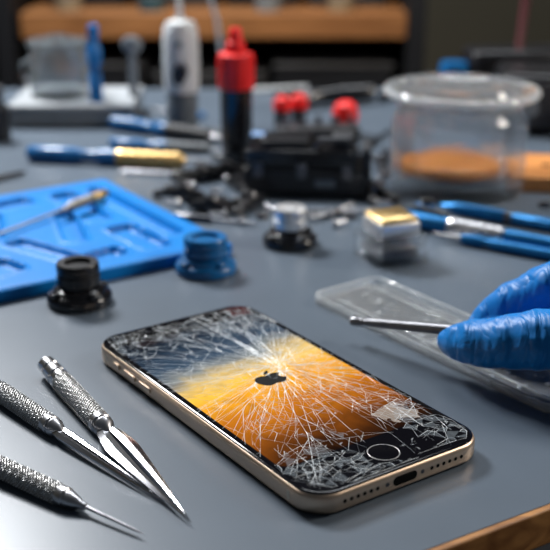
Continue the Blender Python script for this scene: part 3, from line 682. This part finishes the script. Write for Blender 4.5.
b=B(); b.lathe([(0,0),(1.0,0),(1.08,.2),(1.08,q(96)),(.98,q(93)),(.98,q(90)),(0,q(90))],32); b.build('lower_body',mat('slate_grey_plastic',(.10,.12,.14),.4),t)
b=B(); b.lathe([(0,q(92)),(1.12,q(91)),(1.22,q(83)),(1.24,q(60)),(1.22,q(40)),(1.14,q(28)),(.95,q(22)),(.4,q(19)),(0,q(19))],32); wbd=b.build('upper_body',M['white'],t)
b=B(); b.tube([(0,0,q(21)),(0,0,q(12)),(0,0,q(-8)),(.1,.8,q(-18)),(.6,2.6,q(-26)),(1.2,6,q(-22)),(2,10,q(40)),(2.5,12,.25),(5,13,.2),(9,14,.2)],[.3,.22,.17,.17,.17,.17,.17,.17,.17,.17],10); b.build('cord',M['white'],t)
b=B(); b.loops([[(x*1.5,yy,z) for x,z in rg] for yy in (-1.32,-1.0) for rg in ([(-.30,q(80)),(.0,q(83)),(.25,q(76)),(.38,q(68)),(.2,q(58)),(.05,q(65)),(-.12,q(60)),(-.36,q(70))],)]); b.build('printed_mark',M['black'],wbd)
b=B(); b.lathe([(0,0),(.25,0),(.25,.14),(.2,.2),(0,.2)],18,Matrix.Translation((0,-1.12,q(42)))@MY); b.build('button',M['grey'],wbd)
t,L=laid('torch','black cylindrical torch lying at the back between red-capped bottle and jar','torch',G(278,100,.8),G(372,92,.8)); r=.75
b=B(); b.xl([(0,0),(0,r),(.1,r*1.05),(1.3,r*1.05),(1.6,r*.8),(L*.6,r*.8),(L*.62,r*.9),(L,r*.85),(L,0)],24); b.build('barrel',M['blackgloss'],t)
b=B(); b.xl([(1.7,r*.82),(1.7,r*.9),(2.6,r*.9),(2.6,r*.82)],24); b.build('ring',M['darksteel'],t)
def redcap(label,px,py,ytop,rw):
    q=hz(px,py,ytop); t=thing('red_capped_vial',label,'vial',G(px,py),0,None)
    b=B(); b.lathe([(0,0),(rw*.85,0),(rw*.9,.1),(rw*.85,q-rw*1.5),(0,q-rw*1.5)],24); b.build('body',M['black'],t)
    b=B(); b.lathe([(0,q-rw*1.6),(rw,q-rw*1.6),(rw*1.05,q-rw*1.0),(rw*.85,q-rw*.3),(rw*.4,q),(0,q)],24); b.build('cap',M['red'],t)
redcap('round red-capped vial standing behind the right end of the black case',345,134,101,.85)
redcap('red-capped vial standing behind the black case, left of a matching pair',282,130,96,.6)
redcap('red-capped vial standing behind the black case, right of a matching pair',299,127,94,.6)
t=thing('tool_holder','low dark tool holder behind the black case','holder',G(318,140),.05)
b=B(); b.box((0,0,.5),(5.5,1.6,1.0)); b.build('base',M['darkgrey'],t,bev=.2)
for i in range(5):
    b=B(); b.lathe([(0,1),(.22,1),(.22,1.6),(0,1.7)],12,Matrix.Translation((-2.2+i*1.1,0,0))); b.build('peg',M['darksteel'],t)
t=thing('power_supply','black bench power unit at the right edge behind the glass jar','equipment',G(560,132),-.1)
b=B(); b.box((0,1.5,2.1),(8.5,6,4.0)); b.build('housing',M['black'],t,bev=.5,bseg=3)
b=B(); b.box((0,-1.55,2.1),(7.4,.2,3.0)); b.build('front_panel',M['darkgrey'],t,bev=.08)
for x in (-2.4,0):
    b=B(); b.lathe([(0,0),(.6,0),(.55,.6),(0,.65)],24,Matrix.Translation((x,-1.6,2.0))@MY); b.build('dial',M['grey'],t)
t,L=laid('iron_handle','dark red pointed iron handle standing up behind the power unit','iron',(G(520,112).x,G(520,112).y+2,4.1),(G(520,112).x+1.5,G(520,112).y+6,14))
b=B(); b.xl([(0,0),(0,.25),(L*.4,.3),(L*.45,.45),(L*.9,.42),(L,.2),(L,0)],16); b.build('grip',mat('maroon_plastic',(.09,.015,.02),.4),t)
b=B(); b.xl([(L*.42,.46),(L*.42,.5),(L*.45,.5),(L*.45,.46)],16); b.build('collar',M['darkgrey'],t)
t=thing('black_tray','long flat black tray at the far right back of the bench','tray',G(505,98),0)
b=B(); b.loops([[(x,y,z) for x,y in rrect(6+o,2.6+o,.5,5)] for o,z in ((-.3,0),(0,1.6),(-.15,1.6),(-.4,.25))]); b.build('tray',M['darkgrey'],t)
t=thing('instrument_box','black instrument box standing at the far back right of the bench','box',G(500,82.5)+Vector((0,-9,0)),.1)
b=B(); b.box((0,0,2.2),(9,4,4.2)); b.build('housing',M['black'],t,bev=.4)
b=B(); b.box((-1.5,-2.05,2.4),(3.4,.15,1.6)); b.build('screen',M['darkgrey'],t,bev=.05)
for x in (1.6,3.2):
    b=B(); b.lathe([(0,0),(.5,0),(.45,.5),(0,.55)],20,Matrix.Translation((x,-2.0,2.3))@MY); b.build('dial',M['softsteel'],t)
t=thing('blue_capped_bottle','small blue-capped bottle just behind the jar lid','bottle',G(452,108))
q=H_(452,108)
b=B(); b.lathe([(0,0),(1.3,0),(1.4,.2),(1.4,q(80)),(.9,q(74)),(0,q(74))],28); b.build('body',M['darkgrey'],t)
b=B(); b.lathe([(0,q(75)),(1.05,q(75)),(1.1,q(70)),(1.0,q(62)),(0,q(61))],28); b.build('cap',M['blue'],t)
t,L=laid('small_pliers','small black pliers lying left of the jar lid at the back','pliers',G(392,98,.4),G(428,80,.4))
for s_ in (-1,1):
    b=B(); b.tube([(0,s_*.9,0),(L*.3,s_*.8,.1),(L*.55,s_*.2,.1),(L*.65,-s_*.15,.1),(L,-s_*.08,0)],[.3,.35,.3,.3,.1],10); b.build('arm',M['black'],t)
b=B(); b.lathe([(0,-.3),(.35,-.3),(.35,.45),(0,.5)],16,Matrix.Translation((L*.6,0,0))); b.build('pivot',M['darksteel'],t)
t=thing('black_bottle','small black bottle at the left edge of the bench','bottle',G(-2,140))
b=B(); b.lathe([(0,0),(.8,0),(.9,.1),(.9,2.2),(.5,2.6),(.5,3.0),(0,3.0)],24); b.build('body',M['black'],t)
b=B(); b.lathe([(0,2.95),(.6,2.95),(.6,3.6),(0,3.65)],24); b.build('cap',M['darkgrey'],t)
# ================================================================ LIGHTS
def area(name,loc,target,sx,sy,power,col=(1,1,1)):
    l_=bpy.data.lights.new(name,'AREA'); l_.shape='RECTANGLE'; l_.size=sx*S; l_.size_y=sy*S; l_.energy=power; l_.color=col
    o=bpy.data.objects.new(name,l_); C.objects.link(o); o.location=W(loc)
    d=(W(target)-W(loc)); o.rotation_euler=d.to_track_quat('-Z','Y').to_euler(); return o
area('key_light',(-38,98,60),(0,55,0),24,16,12,(.97,.985,1))
area('ceiling_light',(20,140,150),(0,70,0),100,40,13,(.92,.96,1))
area('side_light',(70,50,45),(0,45,0),18,22,4.2,(1,.92,.82))
area('warm_light',(5,118,28),(-10,150,-3),50,12,1.0,(1,.76,.48))
wd=bpy.data.worlds.new('world'); scene.world=wd; wd.use_nodes=True
wd.node_tree.nodes['Background'].inputs[0].default_value=(.5,.57,.66,1); wd.node_tree.nodes['Background'].inputs[1].default_value=.08
# ================================================================ CAMERA
cd=bpy.data.cameras.new('camera'); cam=bpy.data.objects.new('camera',cd); C.objects.link(cam); scene.camera=cam
cam.location=W((0,0,H)); cam.rotation_euler=(PI/2-TH,0,0)
cd.sensor_width=36; cd.lens=36*FP/550; cd.clip_start=.01; cd.clip_end=50
cd.dof.use_dof=True; cd.dof.focus_distance=.362; cd.dof.aperture_fstop=11.5
